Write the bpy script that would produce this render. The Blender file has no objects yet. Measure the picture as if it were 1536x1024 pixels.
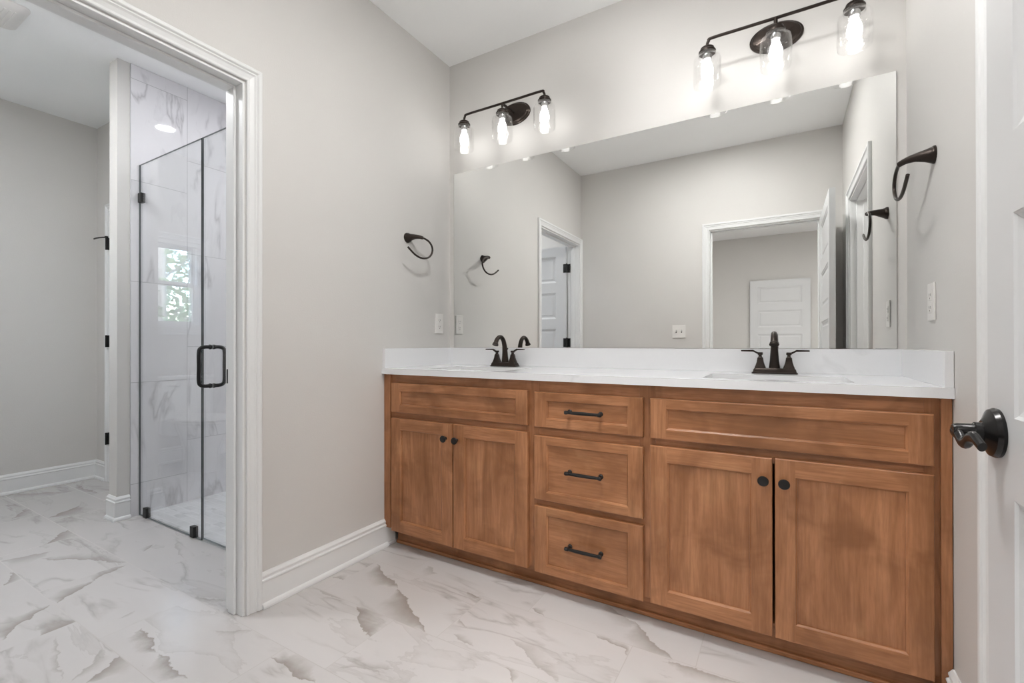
import bpy, bmesh, math, random
from mathutils import Vector, Matrix, Quaternion

random.seed(7)
scene = bpy.context.scene
COL = scene.collection

# ------------------------------------------------------------------ camera
cam_data = bpy.data.cameras.new('camera')
cam_data.sensor_fit = 'HORIZONTAL'
cam_data.sensor_width = 36.0
cam_data.lens = 691.23 / 1536 * 36.0
cam_data.shift_y = 2.67 / 1536
cam_data.clip_start = 0.02
cam = bpy.data.objects.new('camera', cam_data)
COL.objects.link(cam)
_a, _t, _r = math.radians(30.4247), math.radians(0.138), math.radians(-0.0646)
_R = Vector((math.cos(_a), math.sin(_a), 0)); _F = Vector((-math.sin(_a), math.cos(_a), 0)); _U = Vector((0, 0, 1))
_F2 = _F * math.cos(_t) + _U * math.sin(_t); _U2 = _U * math.cos(_t) - _F * math.sin(_t)
_R3 = _R * math.cos(_r) + _U2 * math.sin(_r); _U3 = _U2 * math.cos(_r) - _R * math.sin(_r)
cam.matrix_world = Matrix(((_R3.x, _U3.x, -_F2.x, 1.7671), (_R3.y, _U3.y, -_F2.y, -2.2527), (_R3.z, _U3.z, -_F2.z, 1.0325), (0, 0, 0, 1)))
scene.camera = cam

# ------------------------------------------------------------------ world, exposure
world = bpy.data.worlds.new('sky'); scene.world = world
world.use_nodes = True
_bg = world.node_tree.nodes['Background']
_sky = world.node_tree.nodes.new('ShaderNodeTexSky')
_sky.sky_type = 'NISHITA'; _sky.sun_disc = False; _sky.sun_elevation = math.radians(38); _sky.sun_rotation = math.radians(60)
world.node_tree.links.new(_sky.outputs[0], _bg.inputs[0])
_bg.inputs[1].default_value = 1.9
vs = scene.view_settings
vs.view_transform = 'Standard'; vs.look = 'None'; vs.gamma = 1.0; vs.use_curve_mapping = False
vs.exposure = 0.43
scene.cycles.use_denoising = True
scene.cycles.max_bounces = 14
scene.cycles.diffuse_bounces = 6
scene.cycles.transparent_max_bounces = 24
scene.cycles.sample_clamp_indirect = 6.0
scene.cycles.caustics_reflective = False
scene.cycles.caustics_refractive = False

GLOBE_FILL, BULB, CEIL_FILL, BED_FILL, SHOWER_LAMP, ROOM_FILL = 6.0, 10.0, 76.0, 46.0, 185.0, 52.0  # bulbs and shower are real sources, the rest is added fill

# ------------------------------------------------------------------ dimensions (metres)
W, D, HC = 2.172, 2.157, 2.743         # vanity bathroom: x 0..W, y -D..0
TL = 0.115                             # partition thickness
XL, YF, XP = -2.857, -0.788, -1.601    # far-left wall, far wall of the shower room, shower tile plane
YB2 = -2.24                            # back wall of the shower room
YG = -0.984                            # glass plane
OP = 2.034                             # height of the door openings

# ------------------------------------------------------------------ node helpers
class NT:
    def __init__(s, name):
        s.m = bpy.data.materials.new(name); s.m.use_nodes = True
        s.t = s.m.node_tree; s.t.nodes.clear()
        s.out = s.t.nodes.new('ShaderNodeOutputMaterial')
    def n(s, typ, ins=None, **kw):
        nd = s.t.nodes.new(typ)
        for k, v in kw.items(): setattr(nd, k, v)
        if ins:
            for k, v in ins.items(): s.set(nd.inputs[k], v)
        return nd
    def set(s, sock, v):
        if isinstance(v, bpy.types.NodeSocket): s.t.links.new(v, sock)
        elif isinstance(v, bpy.types.Node): s.t.links.new(v.outputs[0], sock)
        else: sock.default_value = v
    def math(s, op, a, b=0.0, c=None, clamp=False):
        nd = s.n('ShaderNodeMath', operation=op, use_clamp=clamp)
        s.set(nd.inputs[0], a); s.set(nd.inputs[1], b)
        if c is not None: s.set(nd.inputs[2], c)
        return nd.outputs[0]
    def mix(s, f, a, b, blend='MIX'):
        nd = s.n('ShaderNodeMix', data_type='RGBA', blend_type=blend)
        s.set(nd.inputs[0], f); s.set(nd.inputs[6], a); s.set(nd.inputs[7], b)
        return nd.outputs[2]
    def ramp(s, f, stops, interp='LINEAR'):
        nd = s.n('ShaderNodeValToRGB'); s.set(nd.inputs[0], f)
        cr = nd.color_ramp; cr.interpolation = interp
        while len(cr.elements) < len(stops): cr.elements.new(0.5)
        for e, (p, c) in zip(cr.elements, stops):
            e.position = p; e.color = c if len(c) == 4 else (*c, 1)
        return nd.outputs[0]
    def noise(s, vec, scale, detail=3, rough=0.5, dist=0.0):
        nd = s.n('ShaderNodeTexNoise', {'Scale': scale, 'Detail': detail, 'Roughness': rough, 'Distortion': dist})
        if vec is not None: s.set(nd.inputs['Vector'], vec)
        return nd.outputs['Fac']
    def bsdf(s, **kw):
        nd = s.n('ShaderNodeBsdfPrincipled')
        for k, v in kw.items(): s.set(nd.inputs[k.replace('_', ' ')], v)
        s.t.links.new(nd.outputs[0], s.out.inputs[0]); return nd
    def bump(s, nd, h, strength=0.2, dist=0.01):
        b = s.n('ShaderNodeBump', {'Strength': strength, 'Distance': dist, 'Height': h})
        s.t.links.new(b.outputs[0], nd.inputs['Normal'])

def g(v): return (v, v, v, 1)
def rgb(r, gg, b):                                   # sRGB 0-255 to linear
    f = lambda c: (c / 255 / 12.92) if c / 255 <= 0.04045 else ((c / 255 + 0.055) / 1.055) ** 2.4
    return (f(r), f(gg), f(b), 1)

def paint(name, col, rough=0.6, peel=0.0, scale=140):
    t = NT(name); p = t.n('ShaderNodeNewGeometry').outputs['Position']
    v = t.noise(p, 2.3, 3)
    c = t.mix(v, tuple(x * 0.97 for x in col[:3]) + (1,), tuple(min(1, x * 1.03) for x in col[:3]) + (1,))
    b = t.bsdf(Base_Color=c, Roughness=rough)
    if peel: t.bump(b, t.noise(p, scale, 2), peel, 0.004)
    return t.m

def metal(name, col, rough=0.35, met=0.9, spec=0.5):
    t = NT(name); p = t.n('ShaderNodeTexCoord').outputs['Object']
    v = t.noise(p, 60, 2)
    t.bsdf(Base_Color=t.mix(v, col, tuple(x * 1.25 for x in col[:3]) + (1,)), Roughness=rough, Metallic=met, Specular_IOR_Level=spec)
    return t.m

def thin_glass(name, tint, ior=1.45, extra=0.0, bumpy=0.0):
    t = NT(name)
    tr = t.n('ShaderNodeBsdfTransparent', {'Color': tint})
    gl = t.n('ShaderNodeBsdfGlossy', {'Color': g(1), 'Roughness': 0.0})
    back = t.n('ShaderNodeNewGeometry').outputs['Backfacing']          # same reflectance on the way in and out
    fr = t.n('ShaderNodeFresnel', {'IOR': t.math('MULTIPLY_ADD', back, 1.0 / ior - ior, ior)})
    f = fr.outputs[0]
    if bumpy:
        p = t.n('ShaderNodeTexCoord').outputs['Object']
        b = t.n('ShaderNodeBump', {'Strength': bumpy, 'Distance': 0.004, 'Height': t.noise(p, 90, 2)})
        t.t.links.new(b.outputs[0], gl.inputs['Normal']); t.t.links.new(b.outputs[0], fr.inputs['Normal'])
    if extra: f = t.math('ADD', f, extra, clamp=True)
    mx = t.n('ShaderNodeMixShader'); t.set(mx.inputs[0], f)
    t.t.links.new(tr.outputs[0], mx.inputs[1]); t.t.links.new(gl.outputs[0], mx.inputs[2])
    t.t.links.new(mx.outputs[0], t.out.inputs[0])
    return t.m

def emitter(name, col, strength):
    t = NT(name); e = t.n('ShaderNodeEmission', {'Color': col, 'Strength': strength})
    t.t.links.new(e.outputs[0], t.out.inputs[0]); return t.m

# ------------------------------------------------------------------ materials
M = {}
M['wall'] = paint('greige_wall_paint', rgb(211, 209, 206), 0.55, 0.10, 170)
M['ceiling'] = paint('flat_ceiling_paint', rgb(247, 248, 248), 0.8, 0.05, 120)
M['trim'] = paint('semi_gloss_white_trim', rgb(229, 230, 230), 0.42)
M['door'] = paint('white_door_paint', rgb(214, 215, 216), 0.4)
M['plastic'] = paint('white_plastic', rgb(232, 230, 227), 0.3)
M['slot'] = paint('dark_slot', rgb(70, 68, 66), 0.5)
M['porcelain'] = paint('white_porcelain', rgb(235, 235, 234), 0.08)
M['bronze'] = metal('oil_rubbed_bronze', rgb(50, 43, 39), 0.38, 0.7)
M['bronze_light'] = metal('brushed_bronze_plate', rgb(62, 55, 51), 0.28, 0.85)
M['black'] = metal('matte_black_metal', rgb(26, 25, 25), 0.42, 0.3)
M['gloss_black'] = metal('polished_black_metal', rgb(24, 23, 23), 0.24, 0.3)
M['chrome'] = metal('chrome', rgb(190, 190, 190), 0.12, 1.0)
M['glass'] = thin_glass('shower_glass', (0.985, 0.992, 0.99, 1), 1.5)
M['glass_edge'] = paint('glass_cut_edge', rgb(22, 40, 40), 0.15)
M['glass_edge_light'] = paint('glass_top_edge', rgb(88, 100, 102), 0.15)
M['pane'] = thin_glass('window_pane', (0.95, 0.97, 0.97, 1), 1.45)
M['shade'] = thin_glass('seeded_glass', (0.985, 0.985, 0.985, 1), 1.3, 0.02, 0.35)
M['bulb'] = emitter('lit_bulb', (1.0, 0.985, 0.955, 1), BULB)
M['lamp'] = emitter('lit_ceiling_lamp', (1.0, 0.985, 0.965, 1), CEIL_FILL)
M['globe'] = emitter('lit_opal_globe', (1.0, 0.985, 0.965, 1), GLOBE_FILL)
M['bed_lamp'] = emitter('lit_bedroom_lamp', (1.0, 0.985, 0.965, 1), BED_FILL)
M['shower_lamp'] = emitter('lit_shower_lamp', (0.97, 0.98, 1.0, 1), SHOWER_LAMP)
M['room_lamp'] = emitter('lit_shower_room_lamp', (0.97, 0.985, 1.0, 1), ROOM_FILL)
M['side_lamp'] = emitter('lit_side_room_lamp', (1.0, 0.985, 0.965, 1), 60.0)
M['backing'] = paint('glass_backing', rgb(60, 62, 60), 0.5)
M['lawn'] = paint('leaf_litter', rgb(120, 122, 92), 0.9)
M['bark'] = paint('grey_bark', rgb(150, 145, 136), 0.9)
M['leaf'] = paint('pale_green_leaves', rgb(128, 150, 112), 0.7)

def mat_mirror():
    t = NT('silvered_mirror'); b = t.n('ShaderNodeBsdfGlossy', {'Color': (0.93, 0.94, 0.93, 1), 'Roughness': 0.0})
    t.t.links.new(b.outputs[0], t.out.inputs[0]); return t.m
M['mirror'] = mat_mirror()

def mat_wood(name, horizontal):
    t = NT(name)
    oc = t.n('ShaderNodeTexCoord').outputs['Object']
    rnd = t.n('ShaderNodeObjectInfo').outputs['Random']
    off = t.n('ShaderNodeCombineXYZ', {'X': t.math('MULTIPLY', rnd, 37.0), 'Y': t.math('MULTIPLY', rnd, 11.0), 'Z': t.math('MULTIPLY', rnd, 23.0)})
    p = t.n('ShaderNodeVectorMath', {0: oc, 1: off}, operation='ADD').outputs[0]
    mp = t.n('ShaderNodeMapping', {'Vector': p, 'Scale': (1.6, 8, 14) if horizontal else (14, 8, 1.6)}).outputs[0]
    fine = t.n('ShaderNodeMapping', {'Vector': p, 'Scale': (9, 60, 150) if horizontal else (150, 60, 9)}).outputs[0]
    blot = t.noise(p, 5.5, 3, 0.6, 0.6)
    grain = t.noise(mp, 1.0, 5, 0.62, 1.2)
    fg = t.noise(fine, 1.0, 3, 0.6)
    base = t.ramp(grain, [(0.25, rgb(132, 88, 54)), (0.48, rgb(166, 113, 76)), (0.62, rgb(180, 126, 88)), (0.8, rgb(196, 142, 104))])
    c = t.mix(t.ramp(blot, [(0.3, g(0.65)), (0.52, g(0.0))]), base, rgb(120, 77, 45))
    c = t.mix(t.math('MULTIPLY', t.ramp(blot, [(0.6, g(0)), (0.78, g(1))]), 0.35), c, rgb(205, 156, 112))
    c = t.mix(t.math('MULTIPLY', t.ramp(fg, [(0.35, g(1)), (0.6, g(0))]), 0.40), c, rgb(122, 79, 48))
    b = t.bsdf(Base_Color=c, Roughness=t.math('MULTIPLY_ADD', grain, 0.12, 0.28), Specular_IOR_Level=0.45)
    t.bump(b, fg, 0.05, 0.002)
    return t.m
M['wood_v'] = mat_wood('stained_maple_upright', False)
M['wood_h'] = mat_wood('stained_maple_level', True)

def mat_quartz():
    t = NT('white_quartz'); p = t.n('ShaderNodeNewGeometry').outputs['Position']
    v = t.math('ABSOLUTE', t.math('SUBTRACT', t.noise(p, 3.2, 4, 0.55, 0.8), 0.5))
    msk = t.ramp(t.noise(p, 1.7, 2), [(0.52, g(0)), (0.68, g(1))])
    f = t.math('MULTIPLY', t.ramp(v, [(0.0, g(0.35)), (0.03, g(0))]), msk)
    sp = t.ramp(t.noise(p, 420, 1), [(0.68, g(0)), (0.74, g(0.18))])
    c = t.mix(f, rgb(231, 232, 234), rgb(196, 197, 199)); c = t.mix(sp, c, rgb(190, 190, 192))
    t.bsdf(Base_Color=c, Roughness=0.16, Specular_IOR_Level=0.5); return t.m
M['quartz'] = mat_quartz()

def grid_tile(t, u, v, lu, lv, u0, v0, shift):
    """courses of height lv along v, each course slid by shift along u; returns id vector parts, local coordinates, joint mask"""
    rv = t.math('DIVIDE', t.math('SUBTRACT', v, v0), lv); row = t.math('FLOOR', rv); fv = t.math('SUBTRACT', rv, row)
    uu = t.math('DIVIDE', t.math('SUBTRACT', t.math('SUBTRACT', u, u0), t.math('MULTIPLY', row, shift)), lu)
    colu = t.math('FLOOR', uu); fu = t.math('SUBTRACT', uu, colu)
    eu = t.math('MULTIPLY', t.math('MINIMUM', fu, t.math('SUBTRACT', 1.0, fu)), lu)
    ev = t.math('MULTIPLY', t.math('MINIMUM', fv, t.math('SUBTRACT', 1.0, fv)), lv)
    return row, colu, fu, fv, t.math('MINIMUM', eu, ev)

def seg_vein(t, P, tid, x0, y0, x1, y1, wid, side, tile, k):
    """one broad vein inside one tile: crisp along one edge, fading to the other side, tapering at the ends"""
    L = math.hypot(x1 - x0, y1 - y0); dx, dy = (x1 - x0) / L, (y1 - y0) / L
    r = t.n('ShaderNodeVectorMath', {0: P, 1: (x0, y0, 0)}, operation='SUBTRACT').outputs[0]
    al = t.n('ShaderNodeVectorMath', {0: r, 1: (dx, dy, 0)}, operation='DOT_PRODUCT').outputs['Value']
    ac = t.n('ShaderNodeVectorMath', {0: r, 1: (-dy * side, dx * side, 0)}, operation='DOT_PRODUCT').outputs['Value']
    env = t.math('MULTIPLY', t.math('MINIMUM', al, t.math('SUBTRACT', L, al)), 3.4 / L, clamp=True)
    ed = t.math('MULTIPLY', ac, 300.0, clamp=True)
    fade = t.math('SUBTRACT', 1.0, t.math('DIVIDE', ac, t.math('MULTIPLY_ADD', env, wid, 1e-4)), clamp=True)
    f = t.math('MULTIPLY', ed, t.math('POWER', fade, 1.3))
    return t.math('MULTIPLY', f, t.math('MULTIPLY', t.math('COMPARE', tid, float(tile), 0.5), k))

def mat_marble(name, mode):
    t = NT(name); p = t.n('ShaderNodeNewGeometry').outputs['Position']
    s = t.n('ShaderNodeSeparateXYZ', {0: p}); X, Y, Z = s.outputs
    if mode == 'floor':
        row, colu, fu, fv, e = grid_tile(t, X, Y, 0.61, 0.303, 0.305, -0.682, 0.2033)
        lx, ly = t.math('MULTIPLY', fu, 0.61), t.math('MULTIPLY', fv, 0.303)
    elif mode == 'wall_x':
        row, colu, fu, fv, e = grid_tile(t, Z, Y, 0.61, 0.305, 0.195, -1.030, 0.215)
        lx, ly = t.math('MULTIPLY', fu, 0.61), t.math('MULTIPLY', fv, 0.305)
    elif mode == 'wall_y':
        row, colu, fu, fv, e = grid_tile(t, Z, X, 0.61, 0.305, 0.195, -1.6, 0.215)
        lx, ly = t.math('MULTIPLY', fu, 0.61), t.math('MULTIPLY', fv, 0.305)
    else:
        row, colu, fu, fv, e = grid_tile(t, X, Y, 0.10, 0.05, 0.0, 0.0, 0.05)
        lx, ly = t.math('MULTIPLY', fu, 0.10), t.math('MULTIPLY', fv, 0.05)
    idv = t.n('ShaderNodeCombineXYZ', {'X': row, 'Y': colu})
    wn = t.n('ShaderNodeTexWhiteNoise', {'Vector': idv}, noise_dimensions='2D')
    wc = t.n('ShaderNodeSeparateColor', {0: wn.outputs['Color']})
    flip = t.math('MULTIPLY_ADD', t.math('GREATER_THAN', wc.outputs[0], 0.62), -2.0, 1.0)
    q = t.n('ShaderNodeCombineXYZ', {'X': lx, 'Y': t.math('MULTIPLY', ly, flip), 'Z': t.math('MULTIPLY', wc.outputs[1], 60.0)}).outputs[0]
    big = mode in ('floor',)
    rot = t.n('ShaderNodeMapping', {'Vector': q, 'Rotation': (0, 0, math.radians(38)), 'Scale': (1.5, 4.6, 1)}).outputs[0]
    n1 = t.noise(rot, 1.15, 7, 0.56, 0.55)
    broad = t.ramp(n1, [(0.0, g(0)), (0.575, g(0)), (0.58, g(1.0)), (0.60, g(0.5)), (0.66, g(0))])
    rot2 = t.n('ShaderNodeMapping', {'Vector': q, 'Rotation': (0, 0, math.radians(31)), 'Scale': (0.9, 3.2, 1)}).outputs[0]
    n2 = t.math('ABSOLUTE', t.math('SUBTRACT', t.noise(rot2, 1.25, 5, 0.5, 0.5), 0.5))
    msk = t.ramp(t.noise(q, 3.5, 2), [(0.46, g(0)), (0.6, g(1))])
    thin = t.math('MULTIPLY', t.ramp(n2, [(0.0, g(1)), (0.007, g(0.6)), (0.028, g(0))]), msk)
    cloud = t.ramp(t.noise(rot, 1.0, 4, 0.6), [(0.42, g(0)), (0.75, g(1))])
    if mode == 'floor':
        base, vein, grout = rgb(202, 199, 198), rgb(143, 136, 131), rgb(180, 176, 173)
        kb, kt, kc, jw = 0.22, 0.45, 0.10, 0.0014
    elif mode == 'pan':
        base, vein, grout = rgb(222, 223, 226), rgb(150, 152, 158), rgb(205, 206, 209)
        kb, kt, kc, jw = 0.35, 0.3, 0.35, 0.001
    else:
        base, vein, grout = rgb(226, 225, 228), rgb(150, 148, 152), rgb(176, 175, 178)
        kb, kt, kc, jw = 0.10, 0.55, 0.07, 0.0015
    c = t.mix(t.math('MULTIPLY', cloud, kc), base, vein)
    c = t.mix(t.math('MULTIPLY', broad, kb), c, vein)
    c = t.mix(t.math('MULTIPLY', thin, kt), c, vein)
    if mode == 'floor':
        wob = t.n('ShaderNodeTexNoise', {'Vector': p, 'Scale': 11.0, 'Detail': 5.0, 'Roughness': 0.6})
        wv = t.n('ShaderNodeVectorMath', {0: wob.outputs['Color'], 1: (0.5, 0.5, 0.5)}, operation='SUBTRACT').outputs[0]
        P = t.n('ShaderNodeVectorMath', {0: wv, 1: (0.085, 0.085, 0.0), 2: p}, operation='MULTIPLY_ADD').outputs[0]
        tid = t.math('MULTIPLY_ADD', row, 100.0, colu)
        acc = None
        for args in FLOOR_VEINS:
            f = seg_vein(t, P, tid, *args)
            acc = f if acc is None else t.math('MAXIMUM', acc, f)
        c = t.mix(t.math('MULTIPLY', acc, 0.95), c, rgb(150, 142, 135))
    j = t.ramp(t.math('DIVIDE', e, jw * 4), [(0.2, g(1)), (0.3, g(0))])
    c = t.mix(j, c, grout)
    b = t.bsdf(Base_Color=c, Roughness=t.math('MULTIPLY_ADD', j, 0.4, 0.17 if mode == 'floor' else 0.045), Specular_IOR_Level=0.4)
    t.bump(b, t.math('SUBTRACT', 1.0, j), 0.25, 0.001)
    return t.m
# the boldest veins of the floor tiles: start, end, fading width, faded side, tile, strength (metres, in the plan of the room)
FLOOR_VEINS = [
    (0.117, -0.699, 0.359, -0.8, 0.095, -1, -100, 1),
    (0.359, -0.8, 0.665, -0.975, 0.128, -1, -100, 1),
    (0.307, -1.003, 0.51, -1.109, 0.1, 1, -200, 1),
    (0.312, -1.348, 0.526, -1.347, 0.077, 1, -299, 1),
    (0.514, -1.218, 0.677, -1.226, 0.028, 1, -199, 0.6),
    (0.542, -1.257, 0.7, -1.182, 0.038, 1, -199, 0.5),
    (0.734, -0.947, 0.868, -0.973, 0.031, 1, -99, 0.7),
    (0.718, -0.85, 0.779, -0.88, 0.026, -1, -99, 0.8),
    (0.624, -0.688, 0.715, -0.704, 0.032, -1, -100, 1),
    (1.185, -0.688, 1.331, -0.737, 0.036, 1, -99, 0.9),
    (1.152, -0.477, 1.313, -0.554, 0.083, -1, 1, 0.6),
    (1.283, -0.534, 1.461, -0.683, 0.102, -1, 1, 0.9),
    (1.437, -0.69, 1.653, -0.688, 0.06, -1, -98, 0.8),
    (0.91, -0.651, 0.983, -0.675, 0.033, 1, 1, 0.9),
    (0.99, -0.987, 1.056, -1.037, 0.031, 1, -199, 0.8),
    (0.925, -0.849, 1.167, -0.972, 0.061, 1, -99, 0.55),
    (-0.248, -1.49, -0.039, -1.515, 0.048, -1, -300, 1),
    (-0.039, -1.515, 0.181, -1.536, 0.057, -1, -300, 1),
    (-1.264, -1.594, -1.116, -1.662, 0.066, 1, -402, 0.8),
    (-0.747, -1.603, -0.596, -1.768, 0.096, -1, -401, 0.9),
    (-0.488, -1.589, -0.493, -1.7, 0.165, -1, -401, 1),
    (-0.726, -1.586, -0.829, -1.442, 0.091, 1, -301, 0.9),
    (-0.829, -1.442, -0.89, -1.31, 0.071, 1, -301, 0.8),
    (-1.467, -1.577, -1.388, -1.423, 0.133, -1, -302, 0.6),
    (-1.326, -1.487, -0.922, -1.29, 0.079, 1, -302, 0.7),
    (-1.685, -1.288, -1.515, -1.435, 0.111, 1, -303, 0.9),
    (-2.018, -1.276, -2.129, -1.116, 0.167, -1, -204, 0.9),
    (-2.166, -1.398, -2.362, -1.294, 0.063, -1, -304, 0.8),
    (-2.757, -0.945, -2.302, -0.944, 0.037, -1, -105, 0.9),
    (-2.861, -1.286, -2.55, -1.004, 0.101, -1, -205, 0.6),
    (-0.314, -1.283, -0.164, -1.224, 0.031, -1, -201, 0.6),
    (-0.999, -1.069, -0.717, -1.139, 0.024, 1, -202, 0.5),
    (-0.393, -1.504, -0.412, -1.46, 0.03, -1, -301, 0.5),
    (-0.463, -1.656, -0.134, -1.73, 0.023, -1, -400, 0.6),
    (-0.113, -1.718, -0.228, -1.594, 0.041, -1, -400, 0.6),
    (-0.071, -1.693, -0.146, -1.59, 0.104, -1, -400, 0.9),
    (-0.013, -1.371, 0.11, -1.285, 0.038, -1, -300, 0.5),
    (-0.983, -1.204, -1.04, -1.121, 0.045, 1, -202, 0.7),
    (0.42, -0.632, 0.339, -0.606, 0.062, 1, 0, 0.5),
    (0.034, -0.898, 0.114, -0.892, 0.034, 1, -101, 0.7),
    (0.059, -1.0, 0.234, -0.991, 0.041, 1, -200, 0.5),
]
M['floor'] = mat_marble('marble_floor_tile', 'floor')
M['tile_x'] = mat_marble('marble_wall_tile_side', 'wall_x')
M['tile_y'] = mat_marble('marble_wall_tile_back', 'wall_y')
M['pan'] = mat_marble('marble_mosaic', 'pan')

# ------------------------------------------------------------------ mesh helpers (all in world coordinates)
def box(bm, x0, y0, z0, x1, y1, z1, bev=0.0, mi=0, seg=2):
    r = bmesh.ops.create_cube(bm, size=1.0)
    for v in r['verts']:
        v.co = Vector(((x0 + x1) / 2 + v.co.x * (x1 - x0), (y0 + y1) / 2 + v.co.y * (y1 - y0), (z0 + z1) / 2 + v.co.z * (z1 - z0)))
    fs = set(f for v in r['verts'] for f in v.link_faces)
    for f in fs: f.material_index = mi
    if bev:
        es = list(set(e for v in r['verts'] for e in v.link_edges))
        out = bmesh.ops.bevel(bm, geom=es, offset=bev, segments=seg, affect='EDGES', profile=0.5)
        for f in out['faces']: f.material_index = mi

def tube(bm, pts, r, seg=14, cap=True, flat=None):
    pts = [Vector(p) for p in pts]; n = len(pts)
    rs = r if isinstance(r, (list, tuple)) else [r] * n
    tang = [(pts[min(i + 1, n - 1)] - pts[max(i - 1, 0)]).normalized() for i in range(n)]
    ref = Vector((0, 0, 1)) if abs(tang[0].z) < 0.9 else Vector((1, 0, 0))
    u = tang[0].cross(ref).normalized(); rings = []
    for i in range(n):
        u = (u - tang[i] * u.dot(tang[i])).normalized(); w = tang[i].cross(u)
        ry = rs[i] if flat is None else rs[i] * flat
        rings.append([bm.verts.new(pts[i] + u * math.cos(2 * math.pi * k / seg) * rs[i] + w * math.sin(2 * math.pi * k / seg) * ry) for k in range(seg)])
    for a, b in zip(rings, rings[1:]):
        for k in range(seg): bm.faces.new((a[k], a[(k + 1) % seg], b[(k + 1) % seg], b[k]))
    if cap:
        bm.faces.new(rings[0][::-1]); bm.faces.new(rings[-1])

def smooth_path(pts, n=8):
    pts = [Vector(p) for p in pts]; out = []
    for i in range(len(pts) - 1):
        p0, p1, p2, p3 = pts[max(i - 1, 0)], pts[i], pts[i + 1], pts[min(i + 2, len(pts) - 1)]
        for k in range(n):
            t = k / n
            out.append(0.5 * ((2 * p1) + (p2 - p0) * t + (2 * p0 - 5 * p1 + 4 * p2 - p3) * t * t + (3 * p1 - p0 - 3 * p2 + p3) * t ** 3))
    out.append(pts[-1]); return out

def lathe(bm, prof, o, axis=(0, 0, 1), seg=28, sx=1.0, sy=1.0, closed=False):
    o = Vector(o); q = Vector((0, 0, 1)).rotation_difference(Vector(axis)); rings = []
    for r, h in prof:
        if r < 1e-6: rings.append([bm.verts.new(o + q @ Vector((0, 0, h)))])
        else: rings.append([bm.verts.new(o + q @ Vector((r * sx * math.cos(2 * math.pi * k / seg), r * sy * math.sin(2 * math.pi * k / seg), h))) for k in range(seg)])
    prs = list(zip(rings, rings[1:])) + ([(rings[-1], rings[0])] if closed else [])
    for a, b in prs:
        for k in range(seg):
            k2 = (k + 1) % seg
            if len(a) == 1 and len(b) == 1: continue
            if len(a) == 1: bm.faces.new((a[0], b[k2], b[k]))
            elif len(b) == 1: bm.faces.new((a[k], a[k2], b[0]))
            else: bm.faces.new((a[k], a[k2], b[k2], b[k]))
    if not closed:
        if len(rings[0]) > 1: bm.faces.new(rings[0][::-1])
        if len(rings[-1]) > 1: bm.faces.new(rings[-1])

def loft(bm, loops, cap=True):
    rings = [[bm.verts.new(p) for p in l] for l in loops]; n = len(rings[0])
    for a, b in zip(rings, rings[1:]):
        for k in range(n): bm.faces.new((a[k], a[(k + 1) % n], b[(k + 1) % n], b[k]))
    if cap: bm.faces.new(rings[0][::-1]); bm.faces.new(rings[-1])

def sweep(bm, pts, mitres, normal, prof, mi=0):
    """moulding: prof = (distance along the mitre vector, distance along the normal)"""
    N = Vector(normal); rows = []
    for p, m in zip(pts, mitres):
        p = Vector(p); m = Vector(m)
        rows.append([bm.verts.new(p + m * a + N * b) for a, b in prof])
    k = len(prof)
    for r0, r1 in zip(rows, rows[1:]):
        for i in range(k):
            f = bm.faces.new((r0[i], r0[(i + 1) % k], r1[(i + 1) % k], r1[i])); f.material_index = mi
    bm.faces.new(rows[0][::-1]).material_index = mi; bm.faces.new(rows[-1]).material_index = mi

WL = {}
def finish(name, bm, mats, parent=None, smooth=False, angle=40):
    bmesh.ops.recalc_face_normals(bm, faces=bm.faces[:])
    xs = [v.co for v in bm.verts]
    c = Vector([(min(v[i] for v in xs) + max(v[i] for v in xs)) / 2 for i in range(3)])
    if parent is None: c.z = min(v.z for v in xs)
    for v in bm.verts: v.co -= c
    me = bpy.data.meshes.new(name)
    if smooth:
        for f in bm.faces: f.smooth = True
        lim = math.radians(angle)
        for e in bm.edges:
            if len(e.link_faces) == 2 and e.calc_face_angle(0) > lim: e.smooth = False
    bm.to_mesh(me); bm.free()
    for m in (mats if isinstance(mats, (list, tuple)) else [mats]): me.materials.append(M[m])
    o = bpy.data.objects.new(name, me); COL.objects.link(o)
    if parent is not None: o.parent = parent; o.location = c - WL[parent]
    else: o.location = c
    WL[o] = c; return o

def tag(o, label, cat, group=None, kind=None):
    o['label'] = label; o['category'] = cat
    if group: o['group'] = group
    if kind: o['kind'] = kind
    return o
def thing(name, label, cat, loc, group=None, kind=None):
    o = bpy.data.objects.new(name, None); COL.objects.link(o); o.location = loc
    o.empty_display_size = 0.05; WL[o] = Vector(loc); return tag(o, label, cat, group, kind)
def struct(name, bm, mats, label, cat, smooth=False):
    return tag(finish(name, bm, mats, None, smooth), label, cat, None, 'structure')
def bmn(): return bmesh.new()

def wall_boxes(bm, axis, a0, a1, lo, hi, z1, openings):
    """slab with rectangular openings (u0,u1,zlo,zhi); axis = 'x' (slab of thickness a0..a1 in x, running lo..hi in y) or 'y'"""
    def bx(u0, u1, zl, zh):
        if u1 - u0 < 1e-4 or zh - zl < 1e-4: return
        if axis == 'x': box(bm, a0, u0, zl, a1, u1, zh)
        else: box(bm, u0, a0, zl, u1, a1, zh)
    cur = lo
    for u0, u1, zl, zh in sorted(openings):
        bx(cur, u0, 0, z1); bx(u0, u1, 0, zl); bx(u0, u1, zh, z1); cur = u1
    bx(cur, hi, 0, z1)

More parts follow.
